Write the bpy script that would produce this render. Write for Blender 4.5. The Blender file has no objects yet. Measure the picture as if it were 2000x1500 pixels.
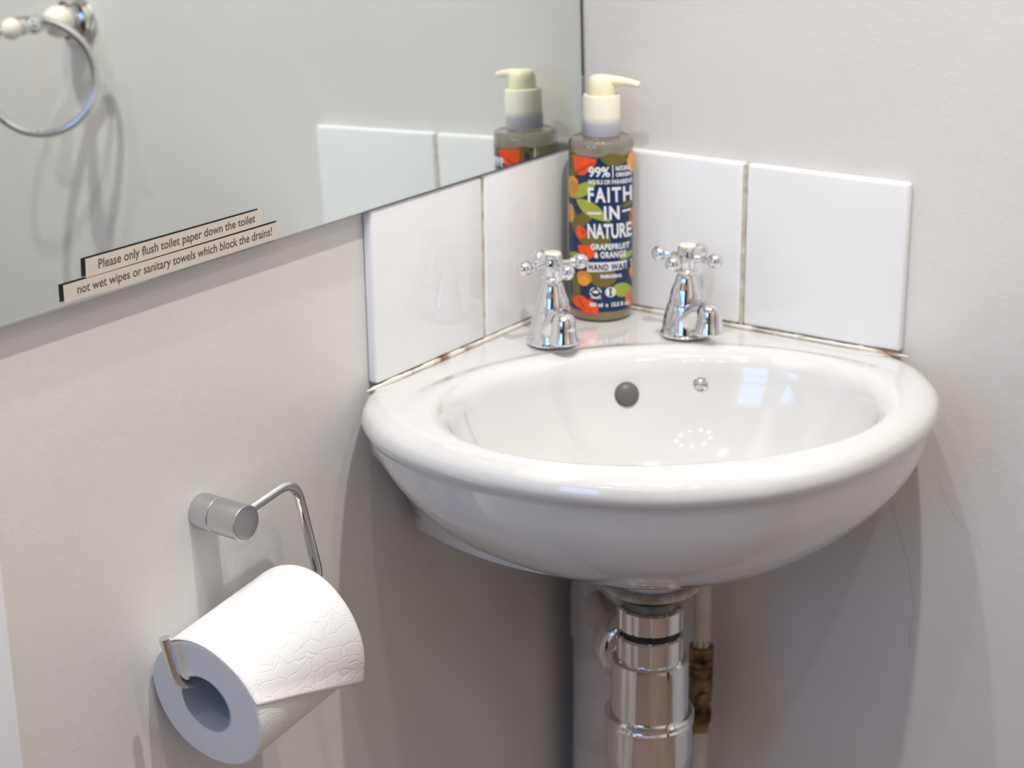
import bpy, bmesh, math, random
from mathutils import Vector, Matrix
random.seed(4)
PI = math.pi
scn = bpy.context.scene
COL = scn.collection

# ------------------------------------------------------------------ camera
CAM = Vector((0.89960554, -1.3990888, 0.48597099))
R_ = Vector((0.8213, 0.5704, -0.0110)); F_ = Vector((-0.5427, 0.7751, -0.3236)).normalized()
R_ = (R_ - F_ * R_.dot(F_)).normalized(); U_ = R_.cross(F_)
cd = bpy.data.cameras.new('camera'); cam = bpy.data.objects.new('camera', cd); COL.objects.link(cam)
m = Matrix((R_, U_, -F_)).transposed().to_4x4(); m.translation = CAM; cam.matrix_world = m
cd.sensor_width = 36; cd.lens = 3618.3 / 2000 * 36; cd.clip_start = 0.02
cd.dof.use_dof = True; cd.dof.focus_distance = 1.33; cd.dof.aperture_fstop = 7.1
scn.camera = cam

# ------------------------------------------------------------------ world, exposure
w = bpy.data.worlds.new('world'); scn.world = w; w.use_nodes = True
w.node_tree.nodes['Background'].inputs[0].default_value = (0.75, 0.85, 1, 1)
w.node_tree.nodes['Background'].inputs[1].default_value = 0.3
vs = scn.view_settings; vs.view_transform = 'Standard'; vs.look = 'None'; vs.gamma = 1; vs.use_curve_mapping = False
vs.exposure = -1.68

# room limits: deck of the basin is z=0
XL, YR, ZF, ZC = -0.010, 0.010, -0.82, 1.50
XF, YN = 1.65, -2.15
# lamps: x, y, power, in the ceiling
LAMPS = [(0.62, -0.58, 17.0), (0.28, -0.76, 7.0), (1.15, -0.75, 3.5), (0.42, -1.45, 2.5)]
LAMP_COL = (1.0, 0.96, 0.90)
WINDOW_STRENGTH = 14.0

# ------------------------------------------------------------------ materials
def mat(name, base=(.8, .8, .8), rough=.5, metal=0., coat=0., trans=0., ior=1.45, emit=None, estr=0., spec=.5, sss=0.):
    m = bpy.data.materials.new(name); m.use_nodes = True
    p = m.node_tree.nodes['Principled BSDF']
    p.inputs['Base Color'].default_value = (*base, 1); p.inputs['Roughness'].default_value = rough
    p.inputs['Metallic'].default_value = metal; p.inputs['Coat Weight'].default_value = coat
    p.inputs['Coat Roughness'].default_value = .04
    p.inputs['Transmission Weight'].default_value = trans; p.inputs['IOR'].default_value = ior
    p.inputs['Specular IOR Level'].default_value = spec
    if sss: p.inputs['Subsurface Weight'].default_value = sss; p.inputs['Subsurface Scale'].default_value = .004
    if emit: p.inputs['Emission Color'].default_value = (*emit, 1); p.inputs['Emission Strength'].default_value = estr
    return m
def nd(m, t, **kw):
    n = m.node_tree.nodes.new(t)
    for k, v in kw.items(): setattr(n, k, v)
    return n
def lk(m, a, b): m.node_tree.links.new(a, b)
def P(m): return m.node_tree.nodes['Principled BSDF']
def noise(m, scale, detail=3, rough=.5):
    tc = nd(m, 'ShaderNodeTexCoord'); n = nd(m, 'ShaderNodeTexNoise'); n.inputs['Scale'].default_value = scale
    n.inputs['Detail'].default_value = detail; n.inputs['Roughness'].default_value = rough
    lk(m, tc.outputs['Object'], n.inputs['Vector']); return n
def bump(m, src, strength, dist):
    b = nd(m, 'ShaderNodeBump'); b.inputs['Strength'].default_value = strength; b.inputs['Distance'].default_value = dist
    lk(m, src, b.inputs['Height']); lk(m, b.outputs[0], P(m).inputs['Normal']); return b
def mottle(m, c1, c2, scale, lo=.35, hi=.65, detail=3):
    n = noise(m, scale, detail); r = nd(m, 'ShaderNodeValToRGB')
    r.color_ramp.elements[0].position = lo; r.color_ramp.elements[0].color = (*c1, 1)
    r.color_ramp.elements[1].position = hi; r.color_ramp.elements[1].color = (*c2, 1)
    lk(m, n.outputs['Fac'], r.inputs[0]); lk(m, r.outputs[0], P(m).inputs['Base Color']); return n

M = {}
M['wall'] = mat('wall_paint', (.70, .685, .67), .6)
mottle(M['wall'], (.69, .675, .66), (.72, .705, .69), 5)
def wall_bump(m):
    a = noise(m, 330, 3, .55); b = noise(m, 55, 2); mx = nd(m, 'ShaderNodeMath', operation='MULTIPLY_ADD')
    lk(m, b.outputs['Fac'], mx.inputs[0]); mx.inputs[1].default_value = 2.0; lk(m, a.outputs['Fac'], mx.inputs[2])
    bump(m, mx.outputs[0], .28, .0007)
wall_bump(M['wall'])
M['ceiling'] = mat('ceiling_paint', (.80, .79, .78), .8); mottle(M['ceiling'], (.79, .78, .77), (.81, .80, .79), 6)
M['wall_grey'] = mat('grey_wall_paint', (.68, .60, .53), .7); mottle(M['wall_grey'], (.66, .58, .51), (.70, .62, .55), 5)
M['floor'] = mat('floor_lino', (.08, .05, .04), .45); mottle(M['floor'], (.23, .165, .13), (.27, .195, .155), 3)
M['ceramic'] = mat('white_vitreous_china', (.70, .70, .70), .08, coat=.9, spec=.6)
M['tile'] = mat('white_glazed_tile', (.83, .84, .855), .05, coat=.4, spec=.5); bump(M['tile'], noise(M['tile'], 14, 1).outputs['Fac'], .10, .002)
M['grout'] = mat('grout', (.55, .50, .43), .85); mottle(M['grout'], (.46, .41, .34), (.68, .64, .57), 90)
M['sealant'] = mat('stained_sealant', (.75, .68, .58), .5)
mottle(M['sealant'], (.22, .11, .04), (.78, .74, .68), 34, .34, .47, 4)
M['chrome'] = mat('chrome', (.80, .80, .81), .03, metal=1)
M['brushed'] = mat('satin_steel', (.60, .61, .62), .27, metal=1)
bump(M['brushed'], noise(M['brushed'], 900, 2).outputs['Fac'], .05, .0002)
M['porcelain'] = mat('cream_porcelain', (.86, .80, .72), .12, coat=.5)
M['silver'] = mat('mirror_silvering', (.88, .90, .885), .0, metal=1)
M['glass'] = mat('mirror_glass', (.95, .985, .965), .0, trans=1, ior=1.5)
M['darkedge'] = mat('mirror_back_paint', (.035, .04, .04), .5)
M['strip'] = mat('printed_strip', (.60, .535, .475), .35, metal=0)
M['strip_back'] = mat('strip_backing', (.006, .006, .007), .35)
M['ink'] = mat('grey_ink', (.07, .065, .065), .5)
M['paper'] = mat('toilet_tissue', (.90, .895, .89), .95, spec=.15)
M['paper_side'] = mat('tissue_side', (.80, .80, .81), .95, spec=.1)
def emboss(m):
    tc = nd(m, 'ShaderNodeTexCoord'); v = nd(m, 'ShaderNodeTexVoronoi', feature='DISTANCE_TO_EDGE'); v.inputs['Scale'].default_value = 95; v.inputs['Randomness'].default_value = .55
    n = nd(m, 'ShaderNodeTexNoise'); n.inputs['Scale'].default_value = 30
    ad = nd(m, 'ShaderNodeMixRGB', blend_type='ADD'); ad.inputs[0].default_value = .02
    lk(m, tc.outputs['Object'], n.inputs['Vector']); lk(m, tc.outputs['Object'], ad.inputs[1]); lk(m, n.outputs['Color'], ad.inputs[2])
    lk(m, ad.outputs[0], v.inputs['Vector'])
    r = nd(m, 'ShaderNodeValToRGB'); r.color_ramp.elements[0].position = .0; r.color_ramp.elements[1].position = .06
    lk(m, v.outputs['Distance'], r.inputs[0]); bump(m, r.outputs[0], .30, .0008)
emboss(M['paper'])
bump(M['paper_side'], noise(M['paper_side'], 240, 3).outputs['Fac'], .3, .0006)
M['card'] = mat('core_card', (.46, .50, .55), .9)
M['bottle'] = mat('amber_liquid_plastic', (.62, .50, .30), .07, trans=.0, coat=.6)
M['bottle'].node_tree.nodes['Principled BSDF'].inputs['Base Color'].default_value = (.235, .185, .105, 1)
M['shoulder'] = mat('clear_empty_shoulder', (.50, .45, .37), .03, coat=1, trans=.7, ior=1.3)
M['cap'] = mat('ivory_plastic', (.90, .85, .62), .3, sss=.3)
M['cap_low'] = mat('frosted_grey_plastic', (.50, .50, .54), .28, sss=.2)
# one collar material: ivory above, grey dip tube housing showing through below
mc = M['collar'] = mat('frosted_collar', (.86, .83, .72), .28, sss=.3)
_t = nd(mc, 'ShaderNodeTexCoord'); _s = nd(mc, 'ShaderNodeSeparateXYZ'); _r = nd(mc, 'ShaderNodeValToRGB')
lk(mc, _t.outputs['Object'], _s.inputs[0]); _mr = nd(mc, 'ShaderNodeMapRange'); _mr.inputs[1].default_value = .165; _mr.inputs[2].default_value = .200
lk(mc, _s.outputs['Z'], _mr.inputs[0]); lk(mc, _mr.outputs[0], _r.inputs[0]); lk(mc, _r.outputs[0], P(mc).inputs['Base Color'])
_r.color_ramp.elements[0].position = .30; _r.color_ramp.elements[0].color = (.50, .50, .56, 1)
_r.color_ramp.elements[1].position = .50; _r.color_ramp.elements[1].color = (.86, .82, .70, 1)
for n_, c_ in dict(navy=(.006, .030, .095), orange=(.88, .085, .008), orange_dark=(.55, .06, .01), amber=(.88, .33, .02), gold=(.60, .26, .02),
                   lime=(.36, .40, .05), olive=(.16, .13, .025), white=(.80, .80, .82), coral=(.75, .18, .08)).items():
    M[n_] = mat('label_' + n_, c_, .32)
M['plug'] = mat('dark_grey_rubber', (.13, .125, .12), .38)
M['black'] = mat('black_rubber', (.012, .012, .012), .4)
M['washer'] = mat('cream_washer', (.55, .46, .36), .5); mottle(M['washer'], (.30, .22, .14), (.62, .54, .44), 60)
M['thread'] = mat('dull_threaded_metal', (.35, .34, .30), .35, metal=.8)
M['brass'] = mat('old_brass', (.42, .28, .12), .38, metal=.85); mottle(M['brass'], (.05, .03, .015), (.36, .25, .12), 60, .3, .65)
M['pipe'] = mat('painted_pipe', (.60, .56, .52), .5); mottle(M['pipe'], (.50, .45, .40), (.66, .62, .59), 12)
M['pipe'].node_tree.nodes['Principled BSDF'].inputs['Roughness'].default_value = .45
M['trim'] = mat('gloss_white_trim', (.74, .76, .80), .3)
M['wood'] = mat('dark_wood_door', (.02, .010, .007), .35); mottle(M['wood'], (.012, .006, .004), (.030, .014, .009), 20)
M['pane'] = mat('daylight_pane', (.02, .03, .05), .3, emit=(.20, .48, 1.0), estr=WINDOW_STRENGTH)
M['skypane'] = mat('sky_window_pane', (.02, .03, .05), .3, emit=(.42, .66, 1.0), estr=WINDOW_STRENGTH)
M['bulb'] = mat('lamp_glow', (1, 1, 1), .3, emit=(1, .9, .80), estr=200)
M['crack'] = mat('plaster_crack', (.46, .42, .39), .9)
M['stain'] = mat('rust_stain', (.45, .22, .07), .6)

# ------------------------------------------------------------------ mesh helpers
def empty(name, loc=(0, 0, 0), label=None, cat=None, group=None):
    o = bpy.data.objects.new(name, None); o.empty_display_size = .02; COL.objects.link(o); o.location = loc
    tag(o, label, cat, group); return o
def tag(o, label=None, cat=None, group=None, kind=None):
    for k, v in (('label', label), ('category', cat), ('group', group), ('kind', kind)):
        if v: o[k] = v
    return o
def obj(name, bm, m, parent=None, smooth=True, sharp=35):
    bmesh.ops.recalc_face_normals(bm, faces=bm.faces)
    me = bpy.data.meshes.new(name)
    if smooth:
        for f in bm.faces: f.smooth = True
        lim = math.radians(sharp)
        for e in bm.edges:
            if len(e.link_faces) == 2 and e.calc_face_angle(0) > lim: e.smooth = False
    bm.to_mesh(me); bm.free()
    for mm in (m if isinstance(m, list) else [m]): me.materials.append(mm)
    o = bpy.data.objects.new(name, me); COL.objects.link(o)
    if parent:
        o.parent = parent
        o.matrix_parent_inverse = Matrix.Translation(parent_world(parent)).inverted()
    return o
def parent_world(p):
    v = Vector((0, 0, 0))
    if p.type == 'EMPTY': v += p.location
    return v
def box(bm, x0, x1, y0, y1, z0, z1, bev=0, seg=3, mi=0):
    vs_ = [bm.verts.new((x, y, z)) for x in (x0, x1) for y in (y0, y1) for z in (z0, z1)]
    q = [(0, 1, 3, 2), (4, 6, 7, 5), (0, 4, 5, 1), (2, 3, 7, 6), (0, 2, 6, 4), (1, 5, 7, 3)]
    fs = [bm.faces.new([vs_[i] for i in f]) for f in q]
    for f in fs: f.material_index = mi
    if bev:
        es = list({e for f in fs for e in f.edges})
        bmesh.ops.bevel(bm, geom=es, offset=bev, segments=seg, affect='EDGES', profile=.5)
    return fs
def frame(axis):
    a = Vector(axis).normalized(); h = Vector((0, 0, 1)) if abs(a.z) < .9 else Vector((1, 0, 0))
    u = a.cross(h).normalized(); v = a.cross(u).normalized(); return a, u, v
def lathe(bm, prof, o=(0, 0, 0), axis=(0, 0, 1), n=48, mi=0, cap0=True, cap1=True):
    """prof: (radius, distance along axis)"""
    a, u, v = frame(axis); o = Vector(o); rings = []
    for r, t in prof:
        if r < 1e-6: rings.append([bm.verts.new(o + a * t)])
        else: rings.append([bm.verts.new(o + a * t + (u * math.cos(2 * PI * i / n) + v * math.sin(2 * PI * i / n)) * r) for i in range(n)])
    for A, B in zip(rings, rings[1:]):
        for i in range(n):
            j = (i + 1) % n
            if len(A) == 1 and len(B) == 1: continue
            if len(A) == 1: f = bm.faces.new((A[0], B[j], B[i]))
            elif len(B) == 1: f = bm.faces.new((A[i], A[j], B[0]))
            else: f = bm.faces.new((A[i], A[j], B[j], B[i]))
            f.material_index = mi
    if cap0 and len(rings[0]) > 1: bm.faces.new(rings[0]).material_index = mi
    if cap1 and len(rings[-1]) > 1: bm.faces.new(rings[-1]).material_index = mi
def rounded(r, h, b, r2=None, seg=5, z0=0):
    """profile of a cylinder with rounded ends"""
    r2 = r if r2 is None else r2; p = [(0, z0)]
    for i in range(seg + 1):
        t = i / seg * PI / 2; p.append((r - b + b * math.sin(t), z0 + b - b * math.cos(t)))
    for i in range(seg + 1):
        t = i / seg * PI / 2; p.append((r2 - b + b * math.cos(t), z0 + h - b + b * math.sin(t)))
    p.append((0, z0 + h)); return p
def smooth_path(pts, rad, seg=8):
    """polyline with rounded corners"""
    pts = [Vector(p) for p in pts]; out = [pts[0]]
    for a, b, c in zip(pts, pts[1:], pts[2:]):
        d1 = (a - b).normalized(); d2 = (c - b).normalized()
        k = min(rad, (a - b).length * .49, (c - b).length * .49)
        p, q = b + d1 * k, b + d2 * k
        for i in range(seg + 1):
            t = i / seg; out.append((1 - t) ** 2 * p + 2 * t * (1 - t) * b + t * t * q)
    out.append(pts[-1]); return out
def tube(bm, pts, r, n=20, caps=True, mi=0, closed=False, flat=None):
    pts = [Vector(p) for p in pts]; rs = r if isinstance(r, list) else [r] * len(pts)
    N = len(pts); T = []
    for i in range(N):
        if closed: t = pts[(i + 1) % N] - pts[i - 1]
        else: t = pts[min(i + 1, N - 1)] - pts[max(i - 1, 0)]
        T.append(t.normalized())
    a, u, v = frame(T[0]); rings = []
    for i in range(N):
        u = (u - T[i] * u.dot(T[i])).normalized(); v = T[i].cross(u)
        rings.append([bm.verts.new(pts[i] + (u * math.cos(2 * PI * k / n) + v * math.sin(2 * PI * k / n)) * rs[i]) for k in range(n)])
    prs = list(zip(rings, rings[1:])) + ([(rings[-1], rings[0])] if closed else [])
    for A, B in prs:
        for k in range(n):
            j = (k + 1) % n; bm.faces.new((A[k], A[j], B[j], B[k])).material_index = mi
    if caps and not closed:
        bm.faces.new(rings[0]).material_index = mi; bm.faces.new(rings[-1]).material_index = mi
def text_bm(s, size=1, bold=0., spacing=1.):
    c = bpy.data.curves.new('text', 'FONT'); c.body = s; c.size = size; c.offset = bold; c.space_character = spacing; c.resolution_u = 4
    o = bpy.data.objects.new('text', c); COL.objects.link(o)
    dg = bpy.context.evaluated_depsgraph_get(); me = bpy.data.meshes.new_from_object(o.evaluated_get(dg))
    bm = bmesh.new(); bm.from_mesh(me); bpy.data.objects.remove(o); bpy.data.curves.remove(c); bpy.data.meshes.remove(me)
    return bm
def merge(dst, src, fn, mi=0):
    mp = {v: dst.verts.new(fn(v.co)) for v in src.verts}
    for f in src.faces:
        try: g = dst.faces.new([mp[v] for v in f.verts]); g.material_index = mi
        except ValueError: pass
    src.free()
def extent(bm):
    xs = [v.co.x for v in bm.verts]; ys = [v.co.y for v in bm.verts]; return min(xs), max(xs), min(ys), max(ys)
def dg(u, w, z=0): return Vector(((u + w) / 2 ** .5, (w - u) / 2 ** .5, z))

# ------------------------------------------------------------------ room shell
def struct(name, bm, m, **k): o = obj(name, bm, m, **k); o['kind'] = 'structure'; return o
bm = bmesh.new(); box(bm, XL - .1, XL, YN, YR + .1, ZF, ZC); struct('wall_left', bm, M['wall'], smooth=False)
bm = bmesh.new(); box(bm, XL, XF + .1, YR, YR + .1, ZF, ZC); struct('wall_right', bm, M['wall'], smooth=False)
bm = bmesh.new(); box(bm, XF, XF + .1, YN, YR, ZF, ZC); struct('wall_far', bm, M['wall_grey'], smooth=False)
bm = bmesh.new(); box(bm, XL - .1, XF + .1, YN - .1, YN, ZF, ZC); struct('wall_near', bm, M['wall_grey'], smooth=False)
bm = bmesh.new(); box(bm, XL - .1, XF + .1, YN - .1, YR + .1, ZF - .1, ZF); struct('floor', bm, M['floor'], smooth=False)
bm = bmesh.new(); box(bm, XL - .1, XF + .1, YN - .1, YR + .1, ZC, ZC + .1); struct('ceiling', bm, M['ceiling'], smooth=False)
wr = bpy.data.objects['wall_right']
for pts in ([(.3010, -.105), (.3167, -.145), (.3265, -.1718), (.3340, -.190), (.3361, -.2036), (.3400, -.222), (.3410, -.2369), (.3385, -.255), (.3394, -.2724)],
            [(.352, -.098), (.363, -.122), (.371, -.135), (.388, -.150), (.402, -.166)]):
    bm = bmesh.new(); tube(bm, [(x, YR, z) for x, z in pts], .00022, 6); obj('crack', bm, M['crack'], wr)
# door and window behind the camera (they light the room and show in the chrome)
dr = empty('door_1', (1.1, YN, ZF)); dr['kind'] = 'structure'
bm = bmesh.new(); box(bm, .76, 1.48, YN, YN + .035, ZF, ZF + 2.0, .003); obj('door_panel', bm, M['wood'], dr)
bm = bmesh.new(); lathe(bm, [(0, 0), (.02, 0), (.02, .01), (.008, .012), (.008, .03), (.024, .045), (.018, .06), (0, .062)], (.84, YN + .035, ZF + .98), (0, 1, 0)); obj('door_knob', bm, M['brass'], dr)
wn = empty('window_1', (.36, YN, .2)); wn['kind'] = 'structure'
bm = bmesh.new()
for a in ((.08, .14, .0, .90), (.62, .68, .0, .90), (.14, .62, .0, .06), (.14, .62, .84, .90), (.14, .62, .43, .46)): box(bm, a[0], a[1], YN, YN + .03, a[2], a[3], .003)
obj('window_frame', bm, M['trim'], wn)
bm = bmesh.new(); box(bm, .14, .62, YN + .006, YN + .012, .06, .84); obj('window_pane', bm, M['pane'], wn, smooth=False)
bm = bmesh.new(); box(bm, XL, .72, YN, YN + .02, ZF, -.06, .003); struct('trim_2', bm, M['wood'])  # unseen dark panel added below the window to darken the chrome reflections
bm = bmesh.new(); box(bm, XF - .02, XF, -.42, -.24, ZF, ZF + 2.0, .003); struct('trim_3', bm, M['wood'])
# white casing at the left edge of the picture
bm = bmesh.new(); box(bm, XL, XL + .004, -.78, -.687, ZF, .12, .001); struct('trim_1', bm, M['trim'])

# ------------------------------------------------------------------ ceiling downlights
for i, (x, y, pw) in enumerate(LAMPS):
    t = empty('ceiling_light', (x, y, ZC), 'white recessed ceiling spotlight ' + ['above the corner basin', 'over the toilet roll side of the room', 'over the far right side',
              'above the window'][i], 'ceiling light', 'recessed ceiling lights')
    bm = bmesh.new(); lathe(bm, [(.030, -.001), (.045, -.001), (.047, -.006), (.044, -.010), (.030, -.004), (.030, -.001)], (x, y, ZC), cap0=False, cap1=False); obj('housing', bm, M['trim'], t)
    bm = bmesh.new(); lathe(bm, [(0, -.003), (.020, -.003), (.026, -.006), (.020, -.012), (0, -.014)], (x, y, ZC)); obj('bulb', bm, M['bulb'], t)
    l = bpy.data.lights.new('lamp', 'SPOT'); l.energy = pw * 10; l.color = LAMP_COL; l.shadow_soft_size = .017; l.spot_size = math.radians(150); l.spot_blend = .6
    lo = bpy.data.objects.new('lamp', l); COL.objects.link(lo); lo.parent = t; lo.location = (0, 0, -.02)

# ring pendant with nine small bulbs behind the camera, mirrored as dots in the chrome
RC = Vector((.98, -1.42, 1.18))
rg = empty('pendant_light', (RC.x, RC.y, ZC), 'chrome ring pendant with nine small bulbs hanging from the ceiling', 'ceiling light')
bm = bmesh.new(); tube(bm, [RC + Vector((.24 * math.cos(t), .24 * math.sin(t), 0)) for t in [2 * PI * i / 60 for i in range(60)]], .008, 10, closed=True); obj('ring', bm, M['chrome'], rg)
bm = bmesh.new(); tube(bm, [RC, (RC.x, RC.y, ZC)], .005, 10); obj('stem', bm, M['chrome'], rg)
for k in range(3):
    t = 2 * PI * k / 3 + .3; bm = bmesh.new(); tube(bm, [RC + Vector((0, 0, .06)), RC + Vector((.24 * math.cos(t), .24 * math.sin(t), 0))], .003, 8); obj('spoke', bm, M['chrome'], rg)
for k in range(9):
    t = 2 * PI * k / 9; bm = bmesh.new(); lathe(bm, [(max(0, .011 * math.sin(PI * i / 10)), -.011 * math.cos(PI * i / 10)) for i in range(11)], RC + Vector((.24 * math.cos(t), .24 * math.sin(t), -.022)), n=16); obj('bulb', bm, M['bulb'], rg)

# ------------------------------------------------------------------ tiled splashbacks
TH = .1475
def splash(name, wall, spans, label):
    t = empty(name, (0, 0, 0), label, 'tiles', 'white tiled splashback')
    for s0, s1 in spans:
        bm = bmesh.new()
        if wall == 'L': box(bm, XL, 0, -s1, -s0, 0.003, TH - .002, .0030, 4)
        else: box(bm, s0, s1, 0, YR, 0.003, TH + .0008, .0036, 5)
        obj('tile', bm, M['tile'], t)
    bm = bmesh.new()
    a, b = spans[0][0], spans[-1][1]
    for s in [x[1] for x in spans[:-1]] : 
        if wall == 'L': box(bm, XL + .001, -.0012, -s - .0032, -s + .0002, .002, TH - .003)
        else: box(bm, s - .0002, s + .0032, .0012, YR - .001, .002, TH - .001)
    obj('grout', bm, M['grout'], t)
splash('tile_splashback', 'L', [(0.0, .1515), (.1545, .3035)], 'white glossy tiles under the mirror on the left wall')
splash('tile_splashback', 'R', [(0.0, .1655), (.1685, .3175)], 'white glossy tiles with bright top edge on the right wall')
# sealant bead between basin deck and tiles
t = empty('sealant_bead', (0, 0, 0), 'thin stained sealant line where basin meets the tiles', 'sealant')
for nm, pts in (('bead', [(.0008, -.318 + .3125 * i / 60, .0018) for i in range(61)]), ('bead', [(.004 + .322 * i / 60, -.0008, .0018) for i in range(61)])):
    bm = bmesh.new(); rr = [.0015 + .0010 * random.random() for _ in pts]
    rr[0] = rr[-1] = .0004; rr[1] = .0011; rr[-2] = .0011
    tube(bm, pts, rr, 8); obj(nm, bm, M['sealant'], t)

# ------------------------------------------------------------------ mirror
mir = empty('mirror', (0, -.34, .147), 'large frameless wall mirror with a bare glass lower edge', 'mirror')
nrm = Vector((.9997, .0007, .0247)).normalized(); D0 = .003563
def mplane(y, z, off): return Vector(((D0 + off - nrm.y * y - nrm.z * z) / nrm.x, y, z))
def slab(bm, y0, y1, z0, z1, o0, o1, bev=0):
    vs_ = [bm.verts.new(mplane(y, z, o)) for o in (o0, o1) for y in (y0, y1) for z in (z0, z1)]
    q = [(0, 1, 3, 2), (4, 6, 7, 5), (0, 4, 5, 1), (2, 3, 7, 6), (0, 2, 6, 4), (1, 5, 7, 3)]
    fs = [bm.faces.new([vs_[i] for i in f]) for f in q]
    if bev: bmesh.ops.bevel(bm, geom=list({e for f in fs for e in f.edges}), offset=bev, segments=2, affect='EDGES')
MY0, MY1, MZ0, MZ1 = -.95, .0055, .1475, .46
bm = bmesh.new(); slab(bm, MY0, MY1, MZ0, MZ1, -.0028, .0014, .0006); obj('glass', bm, M['glass'], mir, smooth=False)
bm = bmesh.new(); slab(bm, MY0 + .0005, MY1 - .0005, MZ0 + .0005, MZ1 - .0005, -.0030, -.0024); obj('silvering', bm, M['silver'], mir, smooth=False)
bm = bmesh.new(); slab(bm, MY0 + .0003, MY1 - .0003, MZ0 + .0003, MZ1 - .0003, -.0038, -.00305); obj('backing', bm, M['darkedge'], mir, smooth=False)

# printed strips stuck to the glass
def strip(corners, s, tx0, tx1, ty0, label):
    # corners in (y,z) on the mirror front: TL BL TR BR
    TL, BL, TR, BR = corners; o0 = .00145
    def at(u, v, off):
        y = (TL[0] * (1 - u) + TR[0] * u) * v + (BL[0] * (1 - u) + BR[0] * u) * (1 - v)
        z = (TL[1] * (1 - u) + TR[1] * u) * v + (BL[1] * (1 - u) + BR[1] * u) * (1 - v)
        return mplane(y, z, off)
    t = empty('notice_strip', mplane(BL[0], BL[1], 0), label, 'notice', 'notices on the mirror')
    bm = bmesh.new(); A = [bm.verts.new(at(u, v, o)) for o in (o0, o0 + .00012, o0 + .00024) for u, v in ((0, 0), (1, 0), (1, 1), (0, 1))]
    bm.faces.new(A[8:12]).material_index = 0; bm.faces.new(A[0:4]).material_index = 1
    for k in range(4):
        j = (k + 1) % 4
        bm.faces.new((A[k], A[j], A[4 + j], A[4 + k])).material_index = 1
        bm.faces.new((A[4 + k], A[4 + j], A[8 + j], A[8 + k])).material_index = 0
    obj('strip', bm, [M['strip'], M['strip_back']], t, smooth=False)
    src = text_bm(s, 1, .014); x0, x1, y0, y1 = extent(src); cap = .72
    bm = bmesh.new(); merge(bm, src, lambda c: at(tx0 + (c.x - x0) / (x1 - x0) * (tx1 - tx0), ty0 + c.y / cap * .52, o0 + .0003))
    obj('lettering', bm, M['ink'], t, smooth=False)
strip([(-.5995, .1752), (-.6005, .1627), (-.4289, .1741), (-.4293, .1627)], 'Please only flush toilet paper down the toilet', .065, .955, .30,
      'upper beige printed strip on mirror starting Please only flush')
strip([(-.6204, .1624), (-.6208, .1505), (-.4100, .1612), (-.4115, .1492)], 'not wet wipes or sanitary towels which block the drains!', .055, .955, .30,
      'lower beige printed strip on mirror starting not wet wipes')

# ------------------------------------------------------------------ basin
P0 = (.300, 0.)           # polar centre in diagonal coordinates (u, w)
HALF = [(.4690, 0), (.4677, .03), (.4612, .06), (.4490, .092), (.4315, .123), (.409, .153), (.381, .1825), (.347, .2085), (.311, .2255), (.278, .2315), (.251, .2320), (.2245, .2260)]
# outline (u,w) counted from the front to the wall end
def interp_outline(th):
    # ray from P0 in direction th (0 = front +u); intersect with half outline or wall line
    c, s = math.cos(th), abs(math.sin(th)); best = None
    H = FINE
    for (u0, w0), (u1, w1) in zip(H, H[1:]):
        du, dw = u1 - u0, w1 - w0; det = -c * dw + s * du
        if abs(det) < 1e-12: continue
        ru, rw = u0 - P0[0], w0 - P0[1]
        t = (-ru * dw + rw * du) / det; k = (c * rw - s * ru) / det
        if -1e-6 <= k <= 1 + 1e-6 and t > 0: best = t if best is None else min(best, t)
    dw_ = None
    # wall line: w = u  -> P0u + t c = t s
    if s - c > 1e-9: dw_ = P0[0] / (s - c)
    return best, dw_
def catmull(pts, k=6):
    out = []; n = len(pts)
    ext = [(pts[1][0], -pts[1][1])] + pts + [(2 * pts[-1][0] - pts[-2][0], 2 * pts[-1][1] - pts[-2][1])]
    for i in range(1, n):
        p0, p1, p2, p3 = ext[i - 1], ext[i], ext[i + 1], ext[i + 2]
        for j in range(k):
            t = j / k
            out.append(tuple(.5 * ((2 * p1[a]) + (-p0[a] + p2[a]) * t + (2 * p0[a] - 5 * p1[a] + 4 * p2[a] - p3[a]) * t * t + (-p0[a] + 3 * p1[a] - 3 * p2[a] + p3[a]) * t ** 3) for a in (0, 1)))
    out.append(pts[-1]); return out
FINE = catmull(HALF)
def r_inner(th):
    # opening: centre u=.303, semi .121 x .170, slightly squared
    c, s = math.cos(th), math.sin(th); du = .004; n_ = 2.1
    lo, hi = 0, .3
    for _ in range(40):
        t = (lo + hi) / 2; x = abs(t * c - du) / .123; y = abs(t * s) / .169
        if x ** n_ + y ** n_ < 1: lo = t
        else: hi = t
    return lo
jth = math.atan2(HALF[-1][1], HALF[-1][0] - P0[0])   # junction direction
NTH = 192
angs = sorted(set([2 * PI * i / NTH for i in range(NTH)] + [jth, 2 * PI - jth, jth - .004, 2 * PI - jth + .004]))
def sst(a, b, x): x = max(0, min(1, (x - a) / (b - a))); return x * x * (3 - 2 * x)
BZ = -.1392
def bowl_front_g(z):
    k = min(1, max(0, (-z - .016) / (-BZ - .016))); return (1 - k ** 2.15) ** .57
bm = bmesh.new(); rings = []
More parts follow.
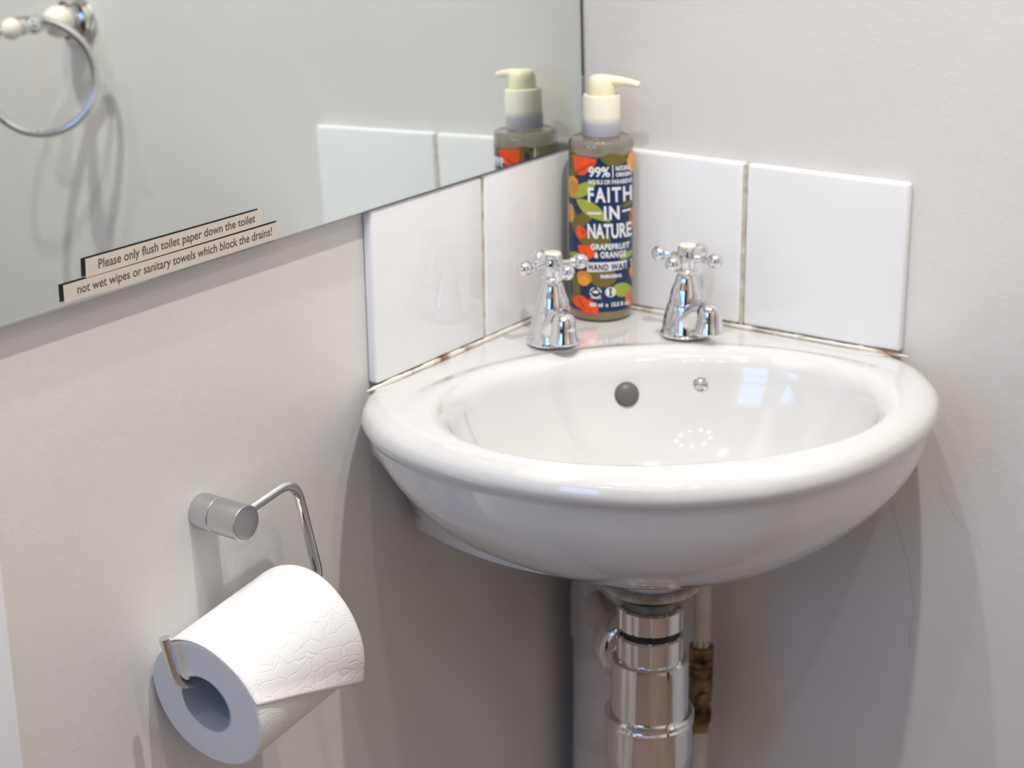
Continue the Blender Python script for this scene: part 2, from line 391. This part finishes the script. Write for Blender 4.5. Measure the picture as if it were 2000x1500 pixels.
for th in angs:
    a = th if th <= PI else 2 * PI - th
    best, dw_ = interp_outline(th); wall = a > jth + 1e-6
    ro = dw_ if wall else best
    if ro is None: ro = best or dw_
    ri = r_inner(th); prof = []
    # inside of bowl, from the centre of the floor outwards
    for k in [0.0, .12, .22, .32, .42, .52, .61, .69, .76, .82, .87, .91, .94, .965, .985, 1.0]:
        z = -.006 - .112 * (1 - k ** 3.2) ** .8
        prof.append((ri * k * (1 - .0 * k), z))
    # inner lip, crest, deck
    hw = sst(jth + .25, jth - .35, a)                  # 1 at the front, 0 along the walls
    top = ro
    crest = .0056; cd_ = .016; fall = .040
    N = 26
    for i in range(1, N + 1):
        f = i / N; r = ri + (top - ri) * (f ** 1.0)
        d = r - ri
        if d < cd_: z = -.006 + (crest + .006) * math.sin(d / cd_ * PI / 2) ** .8
        else:
            z = crest * (1 - sst(cd_, fall, d)) if True else crest
            zf = crest
            z = z * (1 - hw) + zf * hw * (1 - .15 * sst(cd_, fall, d)) if hw > 0 else z
        if not wall or a < jth + .02:
            e = .024 * hw + .010 * (1 - hw); tt = (top - r) / e
            if tt < 1: z -= (.0145 * hw + .008 * (1 - hw)) * (1 - math.sqrt(max(0, 1 - (1 - tt) ** 2)))
        prof.append((r, z))
    zl = prof[-1][1]
    if wall:
        for z in (-.008, -.011, -.014, -.017, -.020): prof.append((top, z))
    else:
        for dr_, z in ((.0, -.0125), (.0006, -.0150), (.0022, -.0178), (.0045, -.0195), (.0062, -.0215)):
            q = hw; prof.append((top - dr_ * (q * .9 + .1), z))
    # body: a round bowl that runs into a mounting block along the walls
    r0 = prof[-1][0]
    for z in [-.024, -.028, -.033, -.039, -.046, -.054, -.062, -.070, -.078, -.086, -.094, -.102, -.109, -.116, -.122, -.127, -.131, -.134, -.1362, -.1375, -.1385, -.1390]:
        g = bowl_front_g(z); kz = min(1, max(0, (-z - .024) / .100))
        sJ = .3175 - .057 * kz ** 1.1; Ju, Jw = sJ / 2 ** .5 - P0[0], sJ / 2 ** .5
        aj = math.atan2(Jw, Ju); J = math.hypot(Ju, Jw)
        rf = (r0 * g ** (1 + 1.1 * sst(jth - .55, jth - .02, a)) if not wall else .19 * g)
        if z < -.1365:                                      # underside of the block, falling to the outlet
            q = (-z - .1365) / (.1390 - .1365); J = J * (1 - q) + .03 * q
        if a >= aj: 
            r = dw_ if z >= -.1365 else min(dw_, dw_ * (1 - q) + .03 * q); r = max(r, min(dw_, rf))
        else:
            rj = J * math.exp(-1.45 * (aj - a)); k_ = .075
            h_ = max(0, k_ - abs(rf - rj)) / k_; r = max(rf, rj) + h_ * h_ * k_ * .25
            r = min(r, r0 - .02 * kz - .0005 if not wall else dw_)
        prof.append((max(.033, r), z))
    rings.append([bm.verts.new(dg(P0[0] + r * math.cos(th), P0[1] + r * math.sin(th), z)) if k_ else None for k_, (r, z) in enumerate(prof)])
cv = bm.verts.new(dg(P0[0], P0[1], -.118))
for A, B in zip(rings, rings[1:] + rings[:1]):
    bm.faces.new((cv, A[1], B[1]))
    for k in range(1, len(A) - 1): bm.faces.new((A[k], A[k + 1], B[k + 1], B[k]))
bm.faces.new([r[-1] for r in rings])
# waste boss
WC = dg(.273, .0)
lathe(bm, [(.036, -.138), (.0345, -.155), (.033, -.160), (.030, -.1615), (0, -.1615)], (WC.x, WC.y, 0))
basin = obj('corner_basin', bm, M['ceramic'], sharp=75)
tag(basin, 'white ceramic corner basin fixed in the angle of two walls', 'sink')
# clamp verts behind tile plane
for v in basin.data.vertices:
    v.co.x = max(v.co.x, -.0075); v.co.y = min(v.co.y, .0075)
def basin_child(name, bm, m, label=None):
    o = obj(name, bm, m, basin);
    if label: o['label'] = label
    return o
# overflow cover and chain stay on the back of the bowl
def bowl_at(th, z):
    ri = r_inner(th); k = 1 - ((-.006 - z) / .112) ** (1 / .8); k = k ** (1 / 3.2)
    return dg(P0[0] + ri * k * math.cos(th), P0[1] + ri * k * math.sin(th), z)
pc = bowl_at(PI + .01, -.030); nin = (dg(1, 0, 0) * .98 + Vector((0, 0, .20))).normalized()
bm = bmesh.new(); lathe(bm, [(.0107, -.004), (.0107, .0), (.0102, .0022), (.0085, .0042), (.0055, .0056), (.0025, .0062), (0, .0063)], pc, nin, 40)
basin_child('overflow_cover', bm, M['plug'], 'domed dark grey overflow cover')
pc = bowl_at(PI - .52, -.024); nin = (dg(.93, -.32, 0) + Vector((0, 0, .2))).normalized()
bm = bmesh.new(); lathe(bm, [(.0068, -.003), (.0068, .0008), (.0055, .0014), (.0050, .0006), (.0042, .0004), (.0028, .0014), (0, .0018)], pc, nin, 32)
a, u, v = frame(nin)
for k in range(3):
    d = u * math.cos(k * PI / 3) + v * math.sin(k * PI / 3); tube(bm, [pc + d * -.005 + nin * .0012, pc + d * .005 + nin * .0012], .0007, 8)
basin_child('chain_stay', bm, M['chrome'], 'small round chrome chain stay')

# ------------------------------------------------------------------ taps
def tap(x, y, spout_deg, arm_deg, label):
    t = empty('basin_tap', (x, y, 0.0), label, 'tap', 'chrome cross-head taps on the basin')
    o = Vector((x, y, 0.003))
    bm = bmesh.new()
    lathe(bm, [(0, 0), (.0222, 0), (.0224, .0014), (.0215, .0028), (.0208, .006), (.0200, .012), (.0186, .018), (.0173, .023), (.0164, .0268), (.0158, .0280), (.0152, .0282),
               (.0150, .0292), (.0146, .033), (.0136, .038), (.0120, .0425), (.0104, .046), (.0092, .050), (.0085, .0525), (.0074, .0535), (0, .0535)], o, n=64)
    obj('body', bm, M['chrome'], t)
    # spout
    d = Vector((math.cos(math.radians(spout_deg)), math.sin(math.radians(spout_deg)), 0)); s_ = Vector((-d.y, d.x, 0))
    bm = bmesh.new()
    path = []; 
    ctr = [(0.000, .011, .0155, .010), (.007, .0130, .0148, .0120), (.014, .0168, .0132, .0132), (.020, .0218, .0118, .0125), (.026, .0266, .0108, .0105), (.032, .0292, .0102, .0088), (.0365, .0292, .0100, .0078)]
    n = 28; rr = []
    for i, (dx, z, hw_, hh) in enumerate(ctr):
        nx = ctr[min(i + 1, len(ctr) - 1)]; pv = ctr[max(i - 1, 0)]
        tg = (d * (nx[0] - pv[0]) + Vector((0, 0, nx[1] - pv[1]))).normalized(); up = tg.cross(s_).normalized() * -1
        if up.z < 0: up = -up
        c = o + d * dx + Vector((0, 0, z))
        rr.append([bm.verts.new(c + s_ * hw_ * math.cos(2 * PI * k / n) + up * hh * math.sin(2 * PI * k / n)) for k in range(n)])
    for A, B in zip(rr, rr[1:]):
        for k in range(n): bm.faces.new((A[k], A[(k + 1) % n], B[(k + 1) % n], B[k]))
    # gusset under the spout
    g = [o + Vector((0, 0, .001)) + d * .016, o + d * .019 + Vector((0, 0, .009)), o + d * .024 + Vector((0, 0, .018))]
    # bell
    lathe(bm, [(0, .0375), (.0035, .0372), (.0070, .0355), (.0092, .0325), (.0101, .029), (.0105, .024), (.0112, .019), (.0122, .0155), (.0132, .0132), (.0134, .0120), (.0128, .0112),
               (.0112, .0114), (.0098, .013), (.0090, .020), (0, .021)], o + d * .0405, n=48)
    obj('spout', bm, M['chrome'], t, sharp=50)
    # cross handle
    h = o + Vector((0, 0, .0535))
    bm = bmesh.new()
    lathe(bm, [(0, 0), (.0072, 0), (.0074, .0012), (.0096, .0022), (.0100, .0034), (.0092, .0046), (.0076, .0056), (.0082, .0085), (.0090, .0120), (.0092, .0160), (.0086, .0195), (.0082, .0215),
               (.0086, .0225), (.0086, .0240), (.0078, .0246), (0, .0246)], h, n=48)
    hb = obj('handle', bm, M['chrome'], t)
    for k in range(4):
        a = math.radians(arm_deg) + k * PI / 2; ax = Vector((math.cos(a), math.sin(a), 0))
        bm = bmesh.new()
        pr = [(.0042, .005), (.0040, .009), (.0034, .012), (.0031, .0145), (.0034, .0170), (.0044, .0185), (.0044, .0195), (.0040, .0200)]
        R = .0070; c0 = .0265
        for i in range(12):
            tt = PI * (1 - (i + 2.4) / 13.4); pr.append((max(0, R * math.sin(tt)), c0 + R * math.cos(tt)))
        pr.append((0, c0 + R))
        lathe(bm, pr, h + Vector((0, 0, .0145)), ax, 28); obj('handle_arm', bm, M['chrome'], hb)
    bm = bmesh.new(); lathe(bm, [(.0074, .0230), (.0074, .0250), (.0068, .0258), (.004, .0262), (0, .0263)], h, n=40, cap0=True); obj('button', bm, M['porcelain'], hb)
tap(.0536, -.1285, -43, 60, 'chrome cross-head tap nearest the left wall tiles')
tap(.1375, -.0450, -31, 3, 'chrome cross-head tap nearest the right wall tiles')

# ------------------------------------------------------------------ hand wash bottle
BC = Vector((.0400, -.0300, 0)); BR = .0288
bot = empty('hand_wash_bottle', (BC.x, BC.y, .002), 'patterned hand wash pump bottle in corner behind the taps', 'bottle')
def bprof(): return [(0, .001), (.024, .0006), (.0268, .0020), (.0282, .0055), (BR - .0003, .010), (BR - .0003, .020)] + [(BR - .0003, .03 + .01 * i) for i in range(13)] + [(BR - .0001, .1505)]
bm = bmesh.new(); lathe(bm, bprof() + [(BR - .0003, .1515), (0, .1515)], BC, n=72); obj('body', bm, M['bottle'], bot)
bm = bmesh.new(); lathe(bm, [(0, .1516), (BR - .0003, .1516), (BR + .0001, .1545), (BR + .0002, .1595), (.0283, .1620), (.0270, .1636), (.0252, .1640), (.0235, .1632), (.0190, .1626), (.0165, .1636), (.0160, .168), (0, .168)], BC, n=72)
obj('shoulder', bm, M['shoulder'], bot)
bm = bmesh.new(); lathe(bm, [(0, .1655), (.0168, .1655), (.0172, .1665), (.0170, .178), (.0166, .1985), (.0158, .2005), (.0140, .2010), (.0128, .1995), (0, .1990)], BC, n=56); obj('collar', bm, M['collar'], bot)
hd = Vector((.034, .0095, 0)).normalized()
bm = bmesh.new(); lathe(bm, [(0, .198), (.0122, .198), (.0124, .205), (.0118, .211), (.0108, .2150), (.0085, .2172), (.004, .2180), (0, .2181)], BC, n=48)
pth = [BC + Vector((0, 0, .2122)), BC + hd * .010 + Vector((0, 0, .2130)), BC + hd * .018 + Vector((0, 0, .2128)), BC + hd * .026 + Vector((0, 0, .2118)), BC + hd * .0345 + Vector((0, 0, .2102))]
tube(bm, pth, [.0055, .0048, .0040, .0034, .0029], 18)
obj('pump_head', bm, M['cap'], bot)
# label: all features measured in label coordinates, laid on the cylinder
cdir = math.atan2(CAM.y - BC.y, CAM.x - BC.x)
def lab(cx, cy, off=0.0):
    """close-up coordinates (711 x 1500 view of the bottle) -> point on the cylinder"""
    k = (cy - 190) / 1150
    xc = 350 - 33 * k; Rp = 237 - 10 * k
    s = max(-.995, min(.995, (cx - xc) / Rp)); th = cdir + math.asin(s)
    sag = 22 * (1 - math.sqrt(1 - s * s))                     # ellipse sag of horizontal lines
    z = .1500 - (cy + sag - 192) / (1345 - 192) * (.1500 - .0105)
    r = BR + off
    return Vector((BC.x + r * math.cos(th), BC.y + r * math.sin(th), z))
bm = bmesh.new(); n = 60; th0, th1 = cdir - math.radians(84), cdir + math.radians(84); A = []
for i in range(n + 1):
    th = th0 + (th1 - th0) * i / n; A.append([bm.verts.new((BC.x + BR * math.cos(th), BC.y + BR * math.sin(th), z)) for z in [.0105 + (.1500 - .0105) * j / 10 for j in range(11)]])
for i in range(n):
    for j in range(10): bm.faces.new((A[i][j], A[i + 1][j], A[i + 1][j + 1], A[i][j + 1]))
label = obj('label', bm, M['navy'], bot)
def shape(name, pts, m, off, mirrored=False):
    b0 = bmesh.new(); f = b0.faces.new([b0.verts.new((x, y, 0)) for x, y in pts]); bmesh.ops.triangulate(b0, faces=[f])
    for _ in range(3):
        es = [e for e in b0.edges if e.calc_length() > 28]
        if es: bmesh.ops.subdivide_edges(b0, edges=es, cuts=1, use_grid_fill=False); bmesh.ops.triangulate(b0, faces=list(b0.faces))
    b1 = bmesh.new(); merge(b1, b0, lambda c: lab(c.x, c.y, off)); return obj(name, b1, m, label)
def ell(cx, cy, a, b, rot=0, n=22, t0=0, t1=360):
    o = []
    full = (t1 - t0) >= 360
    for i in range(n if full else n + 1):
        t = math.radians(t0 + (t1 - t0) * i / n); x, y = a * math.cos(t), b * math.sin(t); r = math.radians(rot)
        o.append((cx + x * math.cos(r) - y * math.sin(r), cy + x * math.sin(r) + y * math.cos(r)))
    return o
def leaf(x0, y0, x1, y1, wd, n=10):
    dx, dy = x1 - x0, y1 - y0; L = math.hypot(dx, dy); px, py = -dy / L, dx / L; o = []
    for sgn, rng in ((1, range(n + 1)), (-1, range(n - 1, 0, -1))):
        for i in rng:
            t = i / n; h = math.sin(PI * t ** .8) * wd * .6 * sgn; o.append((x0 + dx * t + px * h, y0 + dy * t + py * h))
    return o
o1, o2, o3, o4 = .00012, .00020, .00028, .00040
shape('leaf_print', leaf(345, 200, 560, 215, 75), M['olive'], o1)
shape('leaf_print', ell(140, 250, 45, 95), M['olive'], o1)
shape('leaf_print', leaf(130, 720, 330, 540, 70), M['olive'], o1)
shape('leaf_print', leaf(110, 560, 250, 900, 70), M['olive'], o1)
shape('leaf_print', ell(300, 800, 105, 60), M['olive'], o1)
shape('leaf_print', ell(150, 960, 60, 60), M['olive'], o1)
shape('leaf_print', ell(340, 1080, 100, 75), M['olive'], o1)
shape('leaf_print', ell(130, 1190, 50, 110), M['olive'], o1)
shape('leaf_print', leaf(480, 560, 590, 520, 30), M['olive'], o1)
shape('leaf_print', leaf(115, 495, 330, 350, 75), M['lime'], o2)
shape('leaf_print', leaf(165, 500, 405, 665, 85), M['lime'], o2)
shape('leaf_print', leaf(100, 930, 210, 915, 35), M['lime'], o2)
shape('leaf_print', leaf(410, 1150, 560, 1230, 90), M['lime'], o2)
shape('leaf_print', leaf(460, 945, 580, 900, 40), M['lime'], o2)
shape('fruit_print', [(150, 178), (318, 200), (312, 232), (270, 285), (225, 320), (185, 322), (160, 280)], M['orange'], o3)
shape('fruit_print', [(165, 290), (300, 218), (305, 228), (180, 310)], M['orange_dark'], o4)
shape('fruit_print', [(118, 345), (150, 332), (182, 365), (178, 440), (150, 480), (125, 490), (112, 440)], M['amber'], o3)
shape('fruit_print', ell(150, 415, 28, 48), M['gold'], o4)
shape('fruit_print', ell(118, 615, 32, 75), M['amber'], o3)
shape('fruit_print', [(168, 700), (212, 706), (240, 745), (215, 790), (180, 800), (160, 760)], M['orange'], o3)
shape('fruit_print', [(195, 715), (236, 745), (205, 765)], M['orange_dark'], o4)
shape('fruit_print', [(172, 845), (262, 838), (288, 885), (280, 925), (240, 948), (195, 925), (175, 890)], M['orange'], o3)
shape('fruit_print', [(195, 905), (232, 895), (228, 925)], M['orange_dark'], o4)
shape('fruit_print', ell(210, 1085, 55, 48, 30), M['gold'], o3)
shape('fruit_print', ell(205, 1110, 42, 40), M['amber'], o4)
shape('fruit_print', ell(180, 1275, 52, 50, 40), M['orange'], o3)
shape('fruit_print', ell(232, 1305, 55, 55, 40), M['orange'], o3)
shape('fruit_print', [(205, 1300), (305, 1308), (300, 1365), (225, 1352)], M['orange'], o3)
shape('fruit_print', [(160, 1250), (168, 1246), (215, 1325), (205, 1330)], M['orange_dark'], o4)
shape('fruit_print', ell(572, 235, 40, 75), M['amber'], o3)
shape('fruit_print', ell(565, 650, 25, 80), M['coral'], o3)
shape('fruit_print', ell(560, 1060, 32, 60), M['amber'], o3)
shape('fruit_print', ell(530, 1265, 38, 60), M['coral'], o3)
shape('banner', [(232, 968), (545, 962), (545, 1024), (232, 1042)], M['white'], o3)
def ltext(s, x0, x1, ybase, ytop, m='white', off=.0005, bold=.02, sp=1.0, tilt=0):
    src = text_bm(s, 1, bold * 1.5, sp); bold = bold; a0, a1, b0, b1 = extent(src)
    for _ in range(1): bmesh.ops.subdivide_edges(src, edges=[e for e in src.edges if e.calc_length() > .25], cuts=1)
    bmesh.ops.triangulate(src, faces=list(src.faces))
    b = bmesh.new()
    merge(b, src, lambda c: lab(x0 + (c.x - a0) / (a1 - a0) * (x1 - x0), ybase + (c.y - b0) / (b1 - b0) * (ytop - ybase), off)); obj('lettering', b, M[m], label, smooth=False)
shape('label_edge', [(92, 168), (116, 168), (112, 600), (100, 1000), (92, 1300), (78, 1300), (84, 900), (90, 500)], M['white'], .0006)  # narrow white strip down the left side of the label
ltext('99%', 258, 410, 332, 255, bold=.02)
shape('rule', [(426, 245), (433, 245), (433, 338), (426, 338)], M['white'], .0005)
ltext('NATURAL', 450, 560, 288, 252, bold=.03); ltext('ORIGIN', 450, 560, 332, 300, bold=.03)
ltext('NO SLS OR PARABENS', 258, 566, 384, 350, bold=.02)
ltext('FAITH', 250, 562, 518, 406, bold=.022, sp=1.25)
shape('rule', [(246, 590), (340, 590), (340, 606), (246, 606)], M['white'], .0005); shape('rule', [(488, 582), (548, 576), (548, 592), (488, 598)], M['white'], .0005)
ltext('IN', 360, 470, 648, 545, bold=.025, sp=1.2)
ltext('NATURE', 242, 552, 788, 676, bold=.022)
ltext('GRAPEFRUIT', 262, 535, 872, 826, bold=.03, sp=1.1); ltext('& ORANGE', 285, 508, 934, 884, bold=.03, sp=1.15)
ltext('HAND WASH', 244, 538, 1026, 978, 'navy', .0006, .02, 1.15)
ltext('ENERGISING', 325, 472, 1086, 1058, bold=.03)
for cx, cy, rr_ in ((288, 1195, 42), (392, 1193, 38)):
    ou = ell(cx, cy, rr_, rr_, n=24); inn = ell(cx, cy, rr_ * .8, rr_ * .8, n=24); b = bmesh.new()
    V0 = [b.verts.new(lab(x, y, .0005)) for x, y in ou]; V1 = [b.verts.new(lab(x, y, .0005)) for x, y in inn]
    K = range(24) if cx > 300 else [k for k in range(24) if k not in (0, 1, 12, 17, 18)]
    for k in K: j = (k + 1) % 24; b.faces.new((V0[k], V0[j], V1[j], V1[k]))
    obj('logo', b, M['white'], label)
shape('logo', ell(375, 1193, 10, 28), M['white'], .0005); shape('logo', ell(408, 1193, 10, 28), M['white'], .0005)
shape('logo', ell(288, 1190, 22, 12), M['white'], .0005)
ltext('VEGAN', 250, 325, 1243, 1228, bold=.03)
ltext('400 ml  e  13.5 fl oz', 240, 520, 1305, 1272, bold=.03)

# ------------------------------------------------------------------ toilet roll holder and roll
a8, b6 = math.radians(8.2), math.radians(6.3)
rod = Vector((0, math.cos(a8), math.sin(a8))); leg = Vector((math.sin(b6), math.sin(a8) * math.cos(b6), -math.cos(a8) * math.cos(b6)))
A0 = Vector((.0222, -.4998, -.0396)); C1 = A0 + rod * .0679; C2 = C1 + leg * .0919; C3 = C2 - rod * .1569; TP = C3 - leg * .0443
hold = empty('toilet_roll_holder', (XL, A0.y, A0.z), 'chrome toilet roll holder with open bent rod on left wall', 'toilet roll holder')
bm = bmesh.new(); lathe(bm, rounded(.0136, .0175, .0006), (XL, A0.y, A0.z), (1, 0, 0), 56); obj('wall_mount', bm, M['brushed'], hold)
bm = bmesh.new(); lathe(bm, rounded(.0128, .002, .0003), (XL + .0170, A0.y, A0.z), (1, 0, 0), 56)
lathe(bm, rounded(.0136, .0265, .0007, z0=.018), (XL, A0.y, A0.z), (1, 0, 0), 56); obj('end_cap', bm, M['brushed'], hold)
bm = bmesh.new(); pts = smooth_path([A0 + rod * .004, C1, C2, C3, TP], .019, 10); tube(bm, pts, .0041, 24)
obj('rod', bm, M['chrome'], hold, sharp=50)

RO, RI, RL = .0520, .0225, .100
rc = Vector((.0433, -.5625, -.1552)); L = RL
roll = empty('toilet_roll', rc, 'white embossed toilet roll with loose end hanging on the chrome holder', 'toilet paper')
a, e1, e2 = rod.normalized(), Vector((1, 0, 0)), Vector((0, -math.sin(a8), math.cos(a8)))
def rp(ang, r, t): return rc + a * t + e1 * (r * math.cos(ang)) + e2 * (r * math.sin(ang))
bm = bmesh.new(); n = 120
prof = [(RI + .0006, .0015), (RO - .002, .0008), (RO - .0006, .0018), (RO, .004)] + [(RO, .004 + (L - .008) * i / 12) for i in range(1, 13)] + [(RO - .0006, L - .0018), (RO - .002, L - .0008), (RI + .0006, L - .0015)]
RG = []
for i in range(n):
    an = 2 * PI * i / n; ww = 1 + .012 * math.sin(2 * an + .7) + .006 * math.sin(5 * an)
    RG.append([bm.verts.new(rp(an, r * (ww if r > RI + .002 else 1), t)) for r, t in prof])
for A, B in zip(RG, RG[1:] + RG[:1]):
    for k in range(len(prof) - 1):
        f = bm.faces.new((A[k], A[k + 1], B[k + 1], B[k])); f.material_index = 1 if k in (0, len(prof) - 2) else 0
    f = bm.faces.new((A[-1], A[0], B[0], B[-1])); f.material_index = 1
obj('tissue', bm, [M['paper'], M['paper_side']], roll)
bm = bmesh.new()
for r0, r1 in ((RI, RI + .0007),):
    G = [[bm.verts.new(rp(2 * PI * i / 64, r, t)) for r, t in ((r0, .001), (r1, .001), (r1, L - .001), (r0, L - .001))] for i in range(64)]
    for A, B in zip(G, G[1:] + G[:1]):
        for k in range(4): bm.faces.new((A[k], A[(k + 1) % 4], B[(k + 1) % 4], B[k]))
obj('core', bm, M['card'], roll)
# loose end sheet
bm = bmesh.new(); NA, NT = 46, 26; G = []
for i in range(NA + 1):
    f = i / NA; row = []
    for j in range(NT + 1):
        s = j / NT; t = .0005 + (L + .004) * s
        an0 = math.radians(122); an1 = math.radians(17 - 44 * s)
        an = an0 + (an1 - an0) * f
        lift = .0002 + .0125 * sst(0, .45, f) * s ** 1.3 - .004 * sst(.55, 1, f) * s + .0007 * math.sin(f * 9 + s * 5) * sst(.3, .7, f)
        if f > .92: lift += .002 * (f - .92) / .08
        row.append(bm.verts.new(rp(an, RO * (1.001 + .012 * sst(0, .1, f)) + lift, t)))
    G.append(row)
for i in range(NA):
    for j in range(NT): bm.faces.new((G[i][j], G[i + 1][j], G[i + 1][j + 1], G[i][j + 1]))
sheet = obj('loose_sheet', bm, M['paper'], roll)
sm = sheet.modifiers.new('thick', 'SOLIDIFY'); sm.thickness = .0006; sm.offset = 1

# ------------------------------------------------------------------ bottle trap under the basin
T0 = Vector((WC.x, WC.y, .0125))
trap = empty('bottle_trap', (T0.x, T0.y, -.36), 'chrome bottle trap hanging below the basin outlet', 'trap')
def part(name, m, prof, o=T0, axis=(0, 0, 1), n=64, parent=trap, label=None, sharp=35):
    b = bmesh.new(); lathe(b, prof, o, axis, n); x = obj(name, b, m, parent, sharp=sharp)
    if label: x['label'] = label
    return x
Z = lambda p: [(r, z) for r, z in p]
part('washer', M['washer'], [(0, -.1738), (.0385, -.1738), (.0405, -.1755), (.0405, -.1780), (.0385, -.1795), (0, -.1795)], label='cream stained flange washer')
part('seal', M['black'], [(0, -.1796), (.0262, -.1796), (.0262, -.1870), (.0235, -.1890), (0, -.1890)], label='black rubber seal')
thr = [(0, -.1885)]
for i in range(9): thr += [(.0232, -.1890 - i * .0018), (.0224, -.1899 - i * .0018)]
part('threaded_tail', M['thread'], thr + [(.0224, -.210), (0, -.210)], label='dull threaded waste tail', sharp=80)
def nut(name, zt, zb, r):
    b = bmesh.new(); n = 96; rr = []
    for z, dr_ in ((zt, -.0018), (zt - .0015, 0), (zb + .0015, 0), (zb, -.0015)):
        rr.append([b.verts.new((T0.x + (r + dr_ - (.0012 if (i % 8) in (0,) else 0)) * math.cos(2 * PI * i / n), T0.y + (r + dr_ - (.0012 if (i % 8) in (0,) else 0)) * math.sin(2 * PI * i / n), z + T0.z)) for i in range(n)])
    for A, B in zip(rr, rr[1:]):
        for i in range(n): b.faces.new((A[i], A[(i + 1) % n], B[(i + 1) % n], B[i]))
    b.faces.new(rr[0]); b.faces.new(rr[-1]); obj(name, b, M['chrome'], trap, sharp=30)
nut('collar_nut', -.1955, -.2160, .0282)
part('seal', M['black'], [(0, -.2155), (.0240, -.2155), (.0240, -.2240), (0, -.2240)], label='black rubber seal')
nut('collar_nut', -.2215, -.2435, .0285)
part('trap_body', M['chrome'], [(0, -.240), (.0270, -.240), (.0272, -.2430), (.0300, -.2432), (.0322, -.2450), (.0325, -.2480), (.0330, -.2900), (.0336, -.2960), (0, -.2960)])
part('clamp_ring', M['chrome'], [(0, -.294), (.0360, -.294), (.0380, -.2958), (.0380, -.2985), (.0366, -.3000), (.0378, -.3015), (.0378, -.3035), (.0362, -.3050), (0, -.305)])
part('trap_cup', M['chrome'], [(0, -.304), (.0365, -.304), (.0368, -.330), (.0362, -.336), (.0340, -.338), (.0340, -.352), (.0330, -.372), (.026, -.380), (0, -.382)])
od = (dg(-1, -.12) - Vector((0, 0, 0))); od.z = 0; od = od.normalized()
oc = Vector((T0.x, T0.y, -.2450))
part('outlet_elbow', M['chrome'], [(.018, .020), (.0245, .026), (.0258, .034), (.0262, .040), (.0300, .0405), (.0310, .043), (.0310, .060), (.0295, .063), (.018, .064), (.0175, .125)], oc, od, 48)

# waste pipe boxed in the corner and the small supply pipe
wp = empty('waste_pipe', (.036, -.022, ZF), 'thick painted waste pipe rising in the corner below basin', 'pipe')
bm = bmesh.new(); tube(bm, [(.036, -.0215, ZF + .001), (.036, -.0215, -.5), (.0365, -.022, -.32)], .0260, 36); obj('pipe', bm, M['pipe'], wp)
bm = bmesh.new(); pts = smooth_path([(.0365, -.022, -.325), (.0365, -.022, -.244), (.105, -.098, -.2451)], .040, 14)
tube(bm, pts, [.0290] * 3 + [.0275] * (len(pts) - 3), 36); obj('elbow', bm, M['pipe'], wp)
sp = empty('supply_pipe', (.146, -.018, ZF), 'thin painted supply pipe with brass valve behind the trap', 'pipe')
def vl(name, m, prof, parent, label=None):
    b = bmesh.new(); lathe(b, prof, (.146, -.018, 0), n=32); x = obj(name, b, m, parent)
    if label: x['label'] = label
    return x
vl('upper_pipe', M['pipe'], [(0, -.312), (.0082, -.312), (.0080, -.160), (0, -.160)], sp)
vl('lower_pipe', M['pipe'], [(0, ZF), (.0082, ZF), (.0082, -.394), (0, -.394)], sp)
b = bmesh.new()
lathe(b, [(0, -.286), (.0085, -.286), (.0085, -.2925), (.0122, -.2930), (.0125, -.3040), (.0100, -.3050), (.0122, -.3065), (.0122, -.3110), (.0095, -.3125), (.0122, -.3150), (.0122, -.3260), (.0100, -.3275),
          (.0105, -.3300), (.0120, -.3315), (.0118, -.3480), (.0095, -.3500), (.0105, -.3590), (.0118, -.3600), (.0118, -.3700), (.0095, -.3720), (.0092, -.382), (0, -.382)], (.146, -.018, -.017), n=8)
lathe(b, [(0, 0), (.0065, 0), (.0065, .013), (.005, .014), (0, .014)], (.148, -.022, -.359), (.75, -.6, 0), 20)
x = obj('isolating_valve', b, M['brass'], sp, sharp=25); x['label'] = 'tarnished brass isolating valve'

# ------------------------------------------------------------------ towel ring (seen in the mirror)
tr = empty('towel_ring', (.655, YR, .246), 'chrome towel ring with white ceramic knobs reflected in mirror', 'towel ring')
c0 = Vector((.655, YR, .246)); ax = Vector((0, -1, 0))
bm = bmesh.new(); lathe(bm, [(0, 0), (.0285, 0), (.0290, .003), (.0270, .0055), (.0240, .0062), (.0225, .0085), (.0170, .0100), (.0140, .013), (0, .013)], c0, ax, 56); obj('rosette', bm, M['chrome'], tr)
def ballp(R, c, n=18): return [(max(0, R * math.sin(PI * i / n)), c - R * math.cos(PI * i / n)) for i in range(n + 1)]
bm = bmesh.new(); lathe(bm, ballp(.0175, .0275), c0, ax, 48); obj('knob', bm, M['porcelain'], tr)
bm = bmesh.new(); lathe(bm, [(0, .042), (.0070, .042), (.0078, .045), (.0062, .049), (.0060, .054), (.0088, .057), (.0100, .062), (.0088, .067), (.0065, .070), (.0062, .073), (.0085, .0755), (.0092, .079), (.0080, .082), (0, .083)], c0, ax, 40); obj('arm', bm, M['chrome'], tr)
bm = bmesh.new(); lathe(bm, ballp(.0115, .0925), c0, ax, 40); obj('end_knob', bm, M['porcelain'], tr)
rot = -.62; rcn = Vector((.659, YR - .062, .246 - .0615 + .007))
bm = bmesh.new(); tube(bm, [rcn + Vector((.0615 * math.cos(t) * math.cos(rot), .0615 * math.cos(t) * math.sin(rot), .0615 * math.sin(t))) for t in [2 * PI * i / 96 for i in range(96)]],   .0047, 18, closed=True)
obj('ring', bm, M['chrome'], tr)
